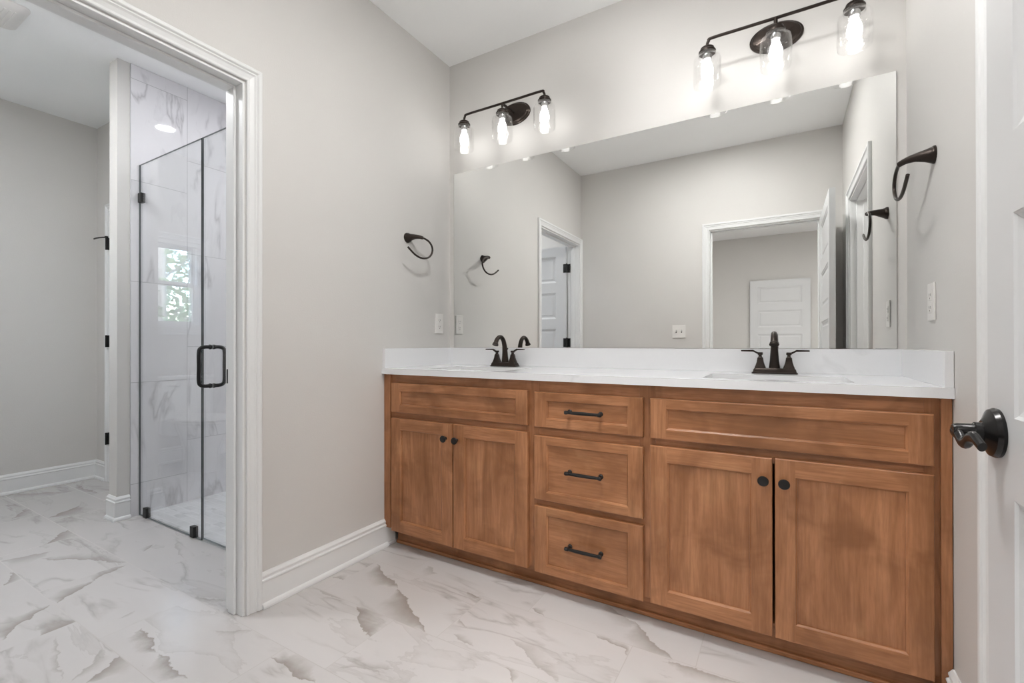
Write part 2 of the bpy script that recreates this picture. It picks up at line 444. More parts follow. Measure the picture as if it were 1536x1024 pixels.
# ------------------------------------------------------------------ shell
bm = bmn(); box(bm, -3.0, -6.25, -0.12, 4.2, 0.12, 0.0); struct('floor', bm, 'floor', 'white marble look floor tile with taupe veins laid in offset courses', 'floor')
bm = bmn(); box(bm, -0.06, -2.215, HC, 2.23, 0.12, HC + 0.1); struct('ceiling', bm, 'ceiling', 'white ceiling above the double vanity', 'ceiling')
bm = bmn(); box(bm, -3.0, -2.34, HC - 0.02, -0.06, 0.12, HC + 0.1); struct('ceiling_shower_room', bm, 'ceiling', 'greyish ceiling of the shower room beyond the left doorway', 'ceiling')
bm = bmn(); box(bm, -1.2, -6.25, HC, 4.2, -2.215, HC + 0.1); box(bm, 2.23, -2.215, HC, 4.2, 0.12, HC + 0.1); struct('ceiling_bedroom', bm, 'ceiling', 'dim bedroom ceiling seen in the mirror through the back doorway', 'ceiling')
bm = bmn(); wall_boxes(bm, 'y', 0.0, 0.12, -3.0, 2.287, HC, []); struct('wall_front', bm, 'wall', 'greige wall behind the wide mirror and vanity', 'wall')
bm = bmn(); wall_boxes(bm, 'x', -TL, 0.0, -2.34, 0.0, HC, [(-2.105, -1.255, 0, OP)]); struct('wall_left', bm, 'wall', 'greige wall with the left towel ring and the cased doorway', 'wall')
bm = bmn(); wall_boxes(bm, 'x', W, W + TL, -2.272, 0.0, HC, [(-1.712, -0.847, 0, OP)]); struct('wall_right', bm, 'wall', 'greige wall with the right towel ring beside the vanity', 'wall')
bm = bmn(); wall_boxes(bm, 'y', -D - TL, -D, 0.0, W, HC, [(1.212, 2.028, 0, OP)]); struct('wall_back', bm, 'wall', 'greige back wall with light switch seen in the mirror', 'wall')
bm = bmn(); wall_boxes(bm, 'x', XL - 0.14, XL, YB2 - 0.1, YF + 0.1, HC - 0.02, [(-1.93, -1.50, 1.18, 1.95)]); struct('wall_shower_room_left', bm, 'wall', 'shaded greige far wall of the shower room with window', 'wall')
bm = bmn(); wall_boxes(bm, 'y', YF, YF + 0.1, XL, XP - 0.115, HC - 0.02, [(-2.605, -1.79, 0, OP)]); struct('wall_shower_room_front', bm, 'wall', 'narrow greige wall beside the white closet door casing', 'wall')
bm = bmn(); box(bm, XP - 0.115, -1.092, 0, XP - 0.008, 0.0, HC - 0.02); struct('wall_partition', bm, 'wall', 'painted partition end beside the shower glass', 'wall')
bm = bmn(); box(bm, XL, YB2 - 0.1, 0, -TL, YB2, HC - 0.02); struct('wall_shower_room_back', bm, 'wall', 'greige back wall of the shower room behind the open door', 'wall')
bm = bmn(); box(bm, XP - 0.008, -1.030, 0, XP, 0.0, HC - 0.022); struct('wall_shower_left', bm, 'tile_x', 'white marble tile shower wall with grey veins behind the glass', 'tile wall')
bm = bmn(); box(bm, XP, -0.012, 0, -TL, 0.0, HC - 0.022); struct('wall_shower_back', bm, 'tile_y', 'white marble tile at the rear of the shower', 'tile wall')
bm = bmn(); box(bm, -TL - 0.01, -1.0, 0, -TL, -0.012, HC - 0.022); struct('wall_shower_right', bm, 'tile_x', 'white marble tile on the near side of the shower', 'tile wall')
bm = bmn(); box(bm, XP, -0.972, 0.0, -TL - 0.01, -0.012, 0.006); struct('floor_shower', bm, 'pan', 'pale marble mosaic shower floor', 'floor')
# bedroom behind the camera and the room right of the vanity
bm = bmn(); box(bm, -1.2, -6.25, 0, 4.2, -6.06, HC); struct('wall_bedroom_back', bm, 'wall', 'dim grey bedroom wall far behind the back doorway in the mirror', 'wall')
bm = bmn(); box(bm, -1.2, -6.06, 0, -1.1, -2.34, HC); struct('wall_bedroom_left', bm, 'wall', 'bedroom side wall out of view on the left', 'wall')
bm = bmn(); box(bm, -1.1, -2.40, 0, -TL, -2.34, HC); struct('wall_bedroom_front', bm, 'wall', 'bedroom wall backing the shower room', 'wall')
bm = bmn(); box(bm, 4.1, -6.06, 0, 4.2, 0.12, HC); struct('wall_bedroom_right', bm, 'wall', 'bedroom side wall out of view on the right', 'wall')
bm = bmn(); box(bm, 2.287, 0.0, 0, 4.1, 0.12, HC); struct('wall_side_room', bm, 'wall', 'wall of the side room right of the vanity', 'wall')

# ------------------------------------------------------------------ trim
CASE = [(0.004, 0), (0.004, 0.008), (0.007, 0.0105), (0.0135, 0.0105), (0.0155, 0.008), (0.018, 0.0085), (0.030, 0.0115), (0.036, 0.0155), (0.039, 0.0125), (0.0415, 0.0125), (0.045, 0.017), (0.0485, 0.0185), (0.057, 0.0185), (0.060, 0.016), (0.060, 0)]
def casing(bm, fixed, axis, u0, u1, ztop, n):
    """U-shaped casing on the plane axis=fixed around the opening u0..u1, facing n (+1/-1 along axis)"""
    P = (lambda u, z: (fixed, u, z)) if axis == 'x' else (lambda u, z: (u, fixed, z))
    V = (lambda u, z: Vector((0, u, z))) if axis == 'x' else (lambda u, z: Vector((u, 0, z)))
    N = Vector((n, 0, 0)) if axis == 'x' else Vector((0, n, 0))
    sweep(bm, [P(u0, 0.002), P(u0, ztop), P(u1, ztop), P(u1, 0.002)], [V(-1, 0), V(-1, 1), V(1, 1), V(1, 0)], N, CASE)
def jamb(bm, axis, a0, a1, u0, u1, ztop, t=0.012, s0=None, s1=None):
    """lining boards of an opening through a wall a0..a1 plus a door stop between s0 and s1"""
    def bx(lo_a, hi_a, lo_u, hi_u, lz, hz, bev=0.001):
        if axis == 'x': box(bm, lo_a, lo_u, lz, hi_a, hi_u, hz, bev)
        else: box(bm, lo_u, lo_a, lz, hi_u, hi_a, hz, bev)
    bx(a0, a1, u0, u0 + t, 0.001, ztop); bx(a0, a1, u1 - t, u1, 0.001, ztop); bx(a0, a1, u0 + t, u1 - t, ztop - t, ztop)
    if s0 is not None:
        k = 0.011
        bx(s0, s1, u0 + t, u0 + t + k, 0.001, ztop - t, 0.003); bx(s0, s1, u1 - t - k, u1 - t, 0.001, ztop - t, 0.003); bx(s0, s1, u0 + t + k, u1 - t - k, ztop - t - k, ztop - t, 0.003)

bm = bmn(); casing(bm, 0.0, 'x', -2.100, -1.255, OP, 1); casing(bm, -TL, 'x', -2.105, -1.255, OP, -1); jamb(bm, 'x', -TL, 0.0, -2.105, -1.255, OP, 0.008, -0.082, -0.040)
tr1 = struct('trim_1', bm, 'trim', 'white moulded casing around the doorway to the shower room', 'door casing')
bm = bmn(); box(bm, -0.0875, -1.2755, 0.883, -0.0835, -1.2630, 0.938, 0.001); finish('strike_plate', bm, 'black', tr1)['label'] = 'black strike plate'
bm = bmn(); casing(bm, W, 'x', -1.712, -0.847, OP, -1); jamb(bm, 'x', W, W + TL, -1.712, -0.847, OP, 0.008, W + 0.035, W + 0.075)
struct('trim_2', bm, 'trim', 'white moulded casing on the right wall beside the open door', 'door casing')
bm = bmn(); casing(bm, -D, 'y', 1.212, 2.028, OP, 1); jamb(bm, 'y', -D - TL, -D, 1.212, 2.028, OP, 0.004, -D - 0.075, -D - 0.037)
struct('trim_3', bm, 'trim', 'white casing of the back doorway reflected in the mirror', 'door casing')
bm = bmn(); casing(bm, YF, 'y', -2.605, -1.79, OP, -1); jamb(bm, 'y', YF, YF + 0.1, -2.605, -1.79, OP, 0.004)
struct('trim_4', bm, 'trim', 'white casing of the closet door past the shower partition', 'door casing')

BASE = [(0, 0.001), (0.026, 0.001), (0.026, 0.009), (0.0225, 0.0165), (0.0145, 0.0215), (0.0145, 0.101), (0.0175, 0.103), (0.0185, 0.107), (0.0175, 0.111), (0.0120, 0.1135), (0.0115, 0.119), (0.0135, 0.122), (0.0135, 0.127), (0.0085, 0.133), (0.0045, 0.1385), (0, 0.1385)]
def baseboard(name, pts, mitres, label, extra=None):
    bm = bmn(); sweep(bm, [(x, y, 0) for x, y in pts], [(a, b, 0) for a, b in mitres], (0, 0, 1), BASE)
    if extra: extra(bm)
    return struct(name, bm, 'trim', label, 'baseboard')
def under_toe(bm):
    box(bm, 0.0, -0.5345, 0.001, 0.0145, -0.478, 0.097); box(bm, 0.0145, -0.5345, 0.001, 0.024, -0.478, 0.017, 0.003)
baseboard('baseboard_left', [(0, -1.1950), (0, -0.5345)], [(1, 0), (1, 0)], 'white moulded baseboard between doorway casing and vanity', under_toe)
baseboard('baseboard_right', [(W, -0.7870), (W, -0.5460)], [(-1, 0), (-1, 0)], 'short white baseboard right of the vanity', None)
baseboard('baseboard_back', [(0.02, -D), (1.152, -D)], [(0, 1), (0, 1)], 'white baseboard along the back wall')
baseboard('baseboard_shower_room', [(XL, YB2), (XL, YF), (-2.665, YF)], [(1, 0), (1, -1), (0, -1)], 'white baseboard along the shaded far wall of the shower room')
baseboard('baseboard_partition', [(XP - 0.115, -1.092), (XP - 0.008, -1.092), (XP - 0.008, -1.032)], [(0, -1), (1, -1), (1, 0)], 'white baseboard wrapping the partition end by the shower')

# ------------------------------------------------------------------ doors
def panel_leaf(bm, frame, width, height=2.03, thick=0.035, stile=0.108, two_sided=True, b0=0.18):
    """five-panel leaf; frame(u, d, z) maps leaf width u, depth d (0..thick), height z to the world"""
    z0 = 0.012
    bots = [b0 + 0.3715 * k for k in range(5)]; ph = 0.266
    zs = [z0]; 
    for b in bots: zs += [b, b + ph]
    zs.append(height)
    us = [0.0, stile, width - stile, width]
    def quad(pts): bm.faces.new([bm.verts.new(frame(*p)) for p in pts])
    sides = [(0.0, 1)] + ([(thick, -1)] if two_sided else [])
    for d, s in sides:
        for i in range(len(zs) - 1):
            for j in range(3):
                u0, u1, a, b = us[j], us[j + 1], zs[i], zs[i + 1]
                if j == 1 and i % 2 == 1:
                    prev = (u0, u1, a, b, d)
                    for ins, dep in ((0.004, 0.003), (0.013, 0.006), (0.018, 0.010), (0.030, 0.0105), (0.042, 0.006)):
                        cur = (u0 + ins, u1 - ins, a + ins, b - ins, d + s * dep)
                        P0 = [(prev[0], prev[4], prev[2]), (prev[1], prev[4], prev[2]), (prev[1], prev[4], prev[3]), (prev[0], prev[4], prev[3])]
                        P1 = [(cur[0], cur[4], cur[2]), (cur[1], cur[4], cur[2]), (cur[1], cur[4], cur[3]), (cur[0], cur[4], cur[3])]
                        for k in range(4): quad((P0[k], P0[(k + 1) % 4], P1[(k + 1) % 4], P1[k]))
                        prev = cur
                    quad([(prev[0], prev[4], prev[2]), (prev[1], prev[4], prev[2]), (prev[1], prev[4], prev[3]), (prev[0], prev[4], prev[3])])
                else: quad([(u0, d, a), (u1, d, a), (u1, d, b), (u0, d, b)])
    quad([(0, 0, z0), (0, thick, z0), (0, thick, height), (0, 0, height)]); quad([(width, 0, z0), (width, thick, z0), (width, thick, height), (width, 0, height)])
    quad([(0, 0, z0), (width, 0, z0), (width, thick, z0), (0, thick, z0)]); quad([(0, 0, height), (width, 0, height), (width, thick, height), (0, thick, height)])
    bmesh.ops.remove_doubles(bm, verts=bm.verts[:], dist=1e-5)

# door in the back doorway, standing open along the right wall
bm = bmn(); LX = 2.024
panel_leaf(bm, lambda u, d, z: (LX + d, -2.137 + u, z), 0.812, stile=0.088, b0=0.193)
d2 = tag(finish('door_2', bm, 'door'), 'open white panelled door with dark lever at the right edge', 'door', None, 'structure')
def lever(parent, side):
    xs = LX if side < 0 else LX + 0.035
    ry, rz = -1.362, 0.909
    bm = bmn(); lathe(bm, [(0, 0), (0.0335, 0), (0.0345, 0.004), (0.032, 0.009), (0.022, 0.0135), (0.016, 0.017), (0.0, 0.017)], (xs, ry, rz), (side, 0, 0), 32)
    o = finish('door_rose', bm, 'gloss_black', parent, True, 30); o['label'] = 'black round door rose'
    bm = bmn(); S = side
    tube(bm, [(xs + S * 0.015, ry, rz), (xs + S * 0.024, ry, rz), (xs + S * 0.026, ry, rz), (xs + S * 0.043, ry, rz), (xs + S * 0.0475, ry, rz)], [0.0135, 0.0135, 0.0110, 0.0105, 0.008], 16)
    off = ((0.0065, -0.002), (-0.006, -0.006), (-0.018, -0.0135), (-0.030, -0.0125), (-0.042, -0.004), (-0.054, -0.001), (-0.067, -0.006), (-0.076, -0.010))
    sp = smooth_path([(xs + S * (0.0420 - 0.0008 * i), ry + oy, rz + oz + 0.001) for i, (oy, oz) in enumerate(off)], 6); n = len(sp)
    tube(bm, sp, [0.0066 - 0.0018 * i / n for i in range(n)], 16, True, 1.4)
    o = finish('lever', bm, 'gloss_black', parent, True, 50); o['label'] = 'black wavy door lever'
lever(d2, -1); lever(d2, 1)

# door of the shower room, standing open against the shower room's back wall
bm = bmn(); panel_leaf(bm, lambda u, d, z: (-0.133 - u, -2.076 - d, z), 0.80)
d1 = tag(finish('door_1', bm, 'door'), 'open white panelled door with black hinges reflected through left doorway', 'door', None, 'structure')
for hz in (0.30, 1.05, 1.805):
    bm = bmn(); tube(bm, [(-0.124, -2.079, hz - 0.045), (-0.124, -2.079, hz + 0.045)], 0.0075, 10); tube(bm, [(-0.124, -2.079, hz + 0.045), (-0.124, -2.079, hz + 0.052)], [0.006, 0.003], 10)
    box(bm, -0.160, -2.0755, hz - 0.044, -0.126, -2.0725, hz + 0.044, 0.001); box(bm, -0.122, -2.0955, hz - 0.044, -0.090, -2.0925, hz + 0.044, 0.001)
    finish('hinge', bm, 'black', d1, True)['label'] = 'black butt hinge'

# closet door past the partition
bm = bmn(); panel_leaf(bm, lambda u, d, z: (-2.599 + u, YF - 0.001 + d, z), 0.803)
d4 = tag(finish('door_3', bm, 'door'), 'closed white closet door mostly behind the shower partition', 'door', None, 'structure')
for hz in (0.33, 1.06, 1.79):
    bm = bmn(); tube(bm, [(-2.604, YF - 0.0265, hz - 0.045), (-2.604, YF - 0.0265, hz + 0.045)], 0.0075, 10)
    box(bm, -2.612, YF - 0.0205, hz - 0.044, -2.590, YF - 0.001, hz + 0.044, 0.001); finish('hinge', bm, 'black', d4, True)['label'] = 'black hinge knuckle'
bm = bmn(); tube(bm, smooth_path([(-2.604, YF - 0.030, 1.838), (-2.64, YF - 0.046, 1.838), (-2.69, YF - 0.058, 1.836), (-2.725, YF - 0.060, 1.834)], 4), 0.0055, 8)
tube(bm, [(-2.604, YF - 0.0265, 1.834), (-2.604, YF - 0.0265, 1.846)], 0.011, 10); finish('hinge_stop', bm, 'black', d4, True)['label'] = 'black hinge pin stop arm'

# bedroom door leaf near the far bedroom wall
bm = bmn(); panel_leaf(bm, lambda u, d, z: (1.321 + u, -5.995 - d, z), 0.81)
d5 = tag(finish('door_4', bm, 'door'), 'panelled bedroom door standing by the far wall inside the mirrored doorway', 'door', None, 'structure')

# ------------------------------------------------------------------ vanity
V = thing('vanity_cabinet', 'brown stained maple double vanity cabinet against the mirror wall', 'cabinet', (1.086, -0.27, 0))
YFR, YDR = -0.533, -0.552
bm = bmn()
box(bm, 0.012, -0.515, 0.10, 0.030, -0.006, 0.880); box(bm, 2.142, -0.515, 0.10, 2.160, -0.006, 0.880)
box(bm, 0.030, -0.515, 0.10, 2.142, -0.006, 0.118); box(bm, 0.030, -0.016, 0.118, 2.142, -0.006, 0.880)
box(bm, 0.848, -0.515, 0.118, 0.864, -0.016, 0.880); box(bm, 1.330, -0.515, 0.118, 1.346, -0.016, 0.880)
finish('carcass', bm, 'wood_v', V)
bm = bmn()
FT, FB = 0.881, 0.100
for x0, x1 in ((0.0015, 0.074), (0.826, 0.890), (1.308, 1.366), (2.112, 2.1700)): box(bm, x0, YFR, FB, x1, -0.515, FT, 0.0008, 0)
for (x0, x1) in ((0.074, 0.826), (0.890, 1.308), (1.366, 2.112)):
    box(bm, x0, YFR, 0.815, x1, -0.515, FT, 0.0005, 1); box(bm, x0, YFR, FB, x1, -0.515, 0.128, 0.0005, 1); box(bm, x0, YFR, 0.645, x1, -0.515, 0.712, 0.0005, 1)
box(bm, 0.890, YFR, 0.345, 1.308, -0.515, 0.41, 0.0005, 1)
box(bm, 0.0015, -0.5435, FB, 0.045, YFR, FT, 0.001, 0); box(bm, 2.1460, -0.5435, 0.0, 2.1700, YFR, FT, 0.001, 0)
finish('face_frame', bm, ['wood_v', 'wood_h'], V)
bm = bmn(); box(bm, 0.030, -0.475, 0.001, 2.1690, -0.457, 0.100, 0.0005, 0); box(bm, 0.030, -0.487, 0.001, 2.1690, -0.475, 0.018, 0.004, 0)
finish('toe_kick', bm, 'wood_h', V)

def front(bm, x0, x1, z0, z1, sw, rw, pan=0):
    """frame-and-panel front: rounded outer edge, stiles (slot 0) and rails (slot 1), bevelled inner edge, recessed panel (slot pan)"""
    yb, yf = YFR - 0.0008, YDR
    e = 0.003
    def Q(pts, mi):
        f = bm.faces.new([bm.verts.new(p) for p in pts]); f.material_index = mi
    def rect(i, y): return [(x0 + i, y, z0 + i), (x1 - i, y, z0 + i), (x1 - i, y, z1 - i), (x0 + i, y, z1 - i)]
    loops = [rect(0, yb), rect(0, yf + e), rect(0.0009, yf + 0.0009), rect(e, yf)]
    for a, b in zip(loops, loops[1:]):
        for k in range(4): Q((a[k], a[(k + 1) % 4], b[(k + 1) % 4], b[k]), 1 if k % 2 == 0 else 0)
    Q(rect(0, yb), 0)
    ix0, ix1, iz0, iz1 = x0 + sw, x1 - sw, z0 + rw, z1 - rw
    Q(((x0 + e, yf, z0 + e), (ix0, yf, z0 + e), (ix0, yf, z1 - e), (x0 + e, yf, z1 - e)), 0)
    Q(((ix1, yf, z0 + e), (x1 - e, yf, z0 + e), (x1 - e, yf, z1 - e), (ix1, yf, z1 - e)), 0)
    Q(((ix0, yf, z0 + e), (ix1, yf, z0 + e), (ix1, yf, iz0), (ix0, yf, iz0)), 1)
    Q(((ix0, yf, iz1), (ix1, yf, iz1), (ix1, yf, z1 - e), (ix0, yf, z1 - e)), 1)
    def ir(i, y): return [(ix0 + i, y, iz0 + i), (ix1 - i, y, iz0 + i), (ix1 - i, y, iz1 - i), (ix0 + i, y, iz1 - i)]
    il = [ir(0, yf), ir(0.001, yf + 0.002), ir(0.0055, yf + 0.0055), ir(0.0062, yf + 0.010)]
    for a, b in zip(il, il[1:]):
        for k in range(4): Q((a[k], a[(k + 1) % 4], b[(k + 1) % 4], b[k]), 1 if k % 2 == 0 else 0)
    Q(ir(0.0062, yf + 0.010), pan)

def knob(parent, x, z):
    bm = bmn(); lathe(bm, [(0.0, 0), (0.0075, 0), (0.006, 0.004), (0.0055, 0.012), (0.009, 0.016), (0.0155, 0.019), (0.0165, 0.023), (0.0145, 0.0265), (0.0, 0.0275)], (x, YDR, z), (0, -1, 0), 24)
    o = finish('knob', bm, 'black', parent, True, 35); o['label'] = 'round black knob'
def pull(parent, xc, z):
    bm = bmn(); h = 0.064; yo = YDR - 0.029
    for s in (-1, 1):
        lathe(bm, [(0, 0), (0.0095, 0), (0.0095, 0.004), (0.0065, 0.007), (0.006, 0.028)], (xc + s * h, YDR, z), (0, -1, 0), 16)
        lathe(bm, [(0, 0), (0.0065, 0.0), (0.0082, 0.003), (0.0075, 0.010), (0.0068, 0.014)], (xc + s * (h + 0.011), yo, z), (-s, 0, 0), 16)
    tube(bm, [(xc - h + 0.004, yo, z), (xc - 0.03, yo - 0.001, z), (xc, yo - 0.001, z), (xc + 0.03, yo - 0.001, z), (xc + h - 0.004, yo, z)], [0.0058, 0.0066, 0.0070, 0.0066, 0.0058], 14)
    o = finish('bar_pull', bm, 'black', parent, True, 35); o['label'] = 'black bar pull'

for nm, x0, x1, z0, z1, sw, rw, pan, hw in (
        ('false_front', 0.058, 0.842, 0.692, 0.839, 0.056, 0.037, 1, None), ('false_front', 1.350, 2.131, 0.691, 0.836, 0.056, 0.035, 1, None),
        ('drawer_front', 0.874, 1.324, 0.691, 0.836, 0.055, 0.034, 1, ('p', 1.100, 0.764)), ('drawer_front', 0.874, 1.324, 0.390, 0.655, 0.055, 0.034, 1, ('p', 1.100, 0.524)), ('drawer_front', 0.874, 1.324, 0.089, 0.365, 0.055, 0.034, 1, ('p', 1.100, 0.228)),
        ('cabinet_door', 0.058, 0.4455, 0.092, 0.663, 0.060, 0.055, 0, ('k', 0.4085, 0.594)), ('cabinet_door', 0.4515, 0.842, 0.092, 0.664, 0.060, 0.055, 0, ('k', 0.4735, 0.592)),
        ('cabinet_door', 1.350, 1.7375, 0.092, 0.665, 0.060, 0.055, 0, ('k', 1.712, 0.594)), ('cabinet_door', 1.7445, 2.131, 0.092, 0.667, 0.056, 0.055, 0, ('k', 1.770, 0.592))):
    bm = bmn(); front(bm, x0, x1, z0, z1, sw, rw, pan)
    o = finish(nm, bm, ['wood_v', 'wood_h'], V)
    if hw: (pull if hw[0] == 'p' else knob)(o, hw[1], hw[2])

# ------------------------------------------------------------------ countertop, sinks, faucets
CT0, CT1, CYF = 0.8825, 0.912, -0.561
SX = (0.455, 1.738); SH, SY0, SY1 = 0.222, -0.478, -0.200
CTP = thing('countertop', 'white quartz countertop with back and side splashes on the brown vanity', 'countertop', (1.086, -0.28, CT0))
bm = bmn(); xs = [0.001, SX[0] - SH, SX[0] + SH, SX[1] - SH, SX[1] + SH, W - 0.001]
box(bm, xs[0], CYF, CT0, xs[5], SY0, CT1); box(bm, xs[0], SY1, CT0, xs[5], -0.001, CT1)
for i in (0, 2, 4): box(bm, xs[i], SY0, CT0, xs[i + 1], SY1, CT1)
finish('slab', bm, 'quartz', CTP)
bm = bmn(); box(bm, 0.0205, -0.0205, CT1, W - 0.0205, -0.001, 1.0125, 0.001); finish('backsplash', bm, 'quartz', CTP)
for x0, x1 in ((0.001, 0.0205), (W - 0.0205, W - 0.001)):
    bm = bmn(); box(bm, x0, -0.5555, CT1, x1, -0.001, 1.0125, 0.001); finish('side_splash', bm, 'quartz', CTP)

def rrect(cx, cy, hx, hy, r, z, n=5):
    pts = []
    for qx, qy, a0 in ((1, 1, 0), (-1, 1, 90), (-1, -1, 180), (1, -1, 270)):
        for k in range(n + 1):
            a = math.radians(a0 + 90 * k / n); pts.append((cx + qx * (hx - r) + r * math.cos(a), cy + qy * (hy - r) + r * math.sin(a), z))
    return pts
def sink(cx, label):
    cy = (SY0 + SY1) / 2; hx, hy = SH, (SY1 - SY0) / 2
    S = thing('sink', label, 'sink', (cx, cy, 0.74), 'undermount sinks')
    bm = bmn()
    L = [rrect(cx, cy, hx + 0.02, hy + 0.018, 0.03, CT0 - 0.001), rrect(cx, cy, hx + 0.003, hy + 0.003, 0.022, CT0 - 0.001), rrect(cx, cy, hx - 0.002, hy - 0.002, 0.03, 0.84), rrect(cx, cy, hx - 0.012, hy - 0.012, 0.04, 0.765), rrect(cx, cy, hx - 0.04, hy - 0.04, 0.045, 0.752), rrect(cx, cy, 0.024, 0.024, 0.0238, 0.748)]
    Lo = [rrect(cx, cy, 0.024, 0.024, 0.0238, 0.738), rrect(cx, cy, hx - 0.03, hy - 0.03, 0.045, 0.740), rrect(cx, cy, hx - 0.002, hy - 0.002, 0.04, 0.757), rrect(cx, cy, hx + 0.008, hy + 0.008, 0.03, 0.84), rrect(cx, cy, hx + 0.02, hy + 0.018, 0.03, CT0 - 0.006)]
    loft(bm, L + Lo + [L[0]], False); bmesh.ops.remove_doubles(bm, verts=bm.verts[:], dist=1e-6)
    finish('basin', bm, 'porcelain', S, True, 50)
    bm = bmn(); lathe(bm, [(0, 0), (0.027, 0), (0.027, 0.003), (0.020, 0.004), (0.018, 0.008), (0, 0.009)], (cx, cy, 0.7485), (0, 0, 1), 24); finish('drain', bm, 'bronze', S, True)['label'] = 'bronze drain stopper'
sink(SX[0], 'white rectangular sink below the left faucet'); sink(SX[1], 'white rectangular sink below the right faucet')

def faucet(cx, label):
    cy = -0.092; zt = CT1 + 0.0006
    F = thing('faucet', label, 'faucet', (cx, cy, zt), 'bronze faucets')
    bm = bmn()
    def rr(hx, hy, z): return rrect(cx, cy, hx, hy, min(hx, hy) * 0.28, zt + z, 3)
    loft(bm, [rr(0.0815, 0.0275, 0), rr(0.0815, 0.0275, 0.004), rr(0.0775, 0.025, 0.007), rr(0.075, 0.0235, 0.017), rr(0.071, 0.021, 0.0215)])
    finish('base', bm, 'bronze', F, True, 30)
    for s in (-1, 1):
        hx = cx + s * 0.0508
        def sq(h, z): return rrect(hx, cy, h, h, h * 0.35, zt + z, 3)
        bm = bmn(); loft(bm, [sq(0.0205, 0.0215), sq(0.0195, 0.026), sq(0.0165, 0.034), sq(0.0130, 0.046), sq(0.0108, 0.060), sq(0.0108, 0.063), sq(0.0075, 0.067), sq(0.0060, 0.070), sq(0.0060, 0.076)])
        finish('handle_body', bm, 'bronze', F, True, 30)
        bm = bmn(); box(bm, hx - 0.0095, cy - 0.009, zt + 0.0755, hx + 0.0095, cy + 0.009, zt + 0.0865, 0.0025)
        loft(bm, [[(hx + s * a, cy - w, zt + z0), (hx + s * a, cy + w, zt + z0), (hx + s * a, cy + w, zt + z1), (hx + s * a, cy - w, zt + z1)] for a, w, z0, z1 in ((0.006, 0.006, 0.0765, 0.0855), (0.016, 0.0065, 0.083, 0.0905), (0.026, 0.0075, 0.0885, 0.0965), (0.068, 0.0085, 0.0895, 0.0955), (0.0705, 0.008, 0.0905, 0.0945))])
        finish('lever_handle', bm, 'bronze', F, True, 30)
    bm = bmn()
    P = smooth_path([(cx, cy + 0.004, zt + 0.018), (cx, cy + 0.004, zt + 0.03), (cx, cy + 0.003, zt + 0.055), (cx, cy + 0.0015, zt + 0.085), (cx, cy - 0.003, zt + 0.115), (cx, cy - 0.015, zt + 0.142), (cx, cy - 0.036, zt + 0.1585), (cx, cy - 0.060, zt + 0.158), (cx, cy - 0.081, zt + 0.144), (cx, cy - 0.092, zt + 0.126)], 5)
    R0 = [0.0215, 0.0195, 0.0165, 0.0145, 0.0130, 0.0120, 0.0113, 0.0112, 0.0117, 0.0125]
    R = [R0[min(i // 5, 9)] + (R0[min(i // 5 + 1, 9)] - R0[min(i // 5, 9)]) * (i % 5) / 5 for i in range(len(P))]
    tube(bm, P, R, 20); finish('spout', bm, 'bronze', F, True, 50)
    e = Vector(P[-1]); dv = (Vector(P[-1]) - Vector(P[-2])).normalized()
    bm = bmn(); lathe(bm, [(0.0127, -0.002), (0.0145, 0.0), (0.0165, 0.0085), (0.0165, 0.0105), (0.0115, 0.0108), (0.0, 0.009)], e, dv, 24); finish('aerator', bm, 'bronze', F, True, 40)
    bm = bmn(); tube(bm, [(cx, cy + 0.0235, zt + 0.02), (cx, cy + 0.0235, zt + 0.088)], 0.0025, 8); lathe(bm, [(0, 0), (0.004, 0), (0.0055, 0.006), (0.0075, 0.009), (0.006, 0.0125), (0, 0.0135)], (cx, cy + 0.0235, zt + 0.088), (0, 0, 1), 16)
    finish('lift_rod', bm, 'bronze', F, True, 40)
faucet(0.452, 'dark bronze two handle faucet on the counter near the left wall')
faucet(1.738, 'dark bronze two handle faucet on the counter near the right wall')

# ------------------------------------------------------------------ mirror
MR = thing('mirror', 'wide frameless wall mirror above the white backsplash', 'mirror', (1.09, -0.004, 1.0142))
bm = bmn(); box(bm, 0.039, -0.0065, 1.0142, 2.141, -0.0015, 2.0693)
for f in bm.faces: f.material_index = 0 if f.calc_center_median().y < -0.006 else 1
finish('mirror_glass', bm, ['mirror', 'backing'], MR)

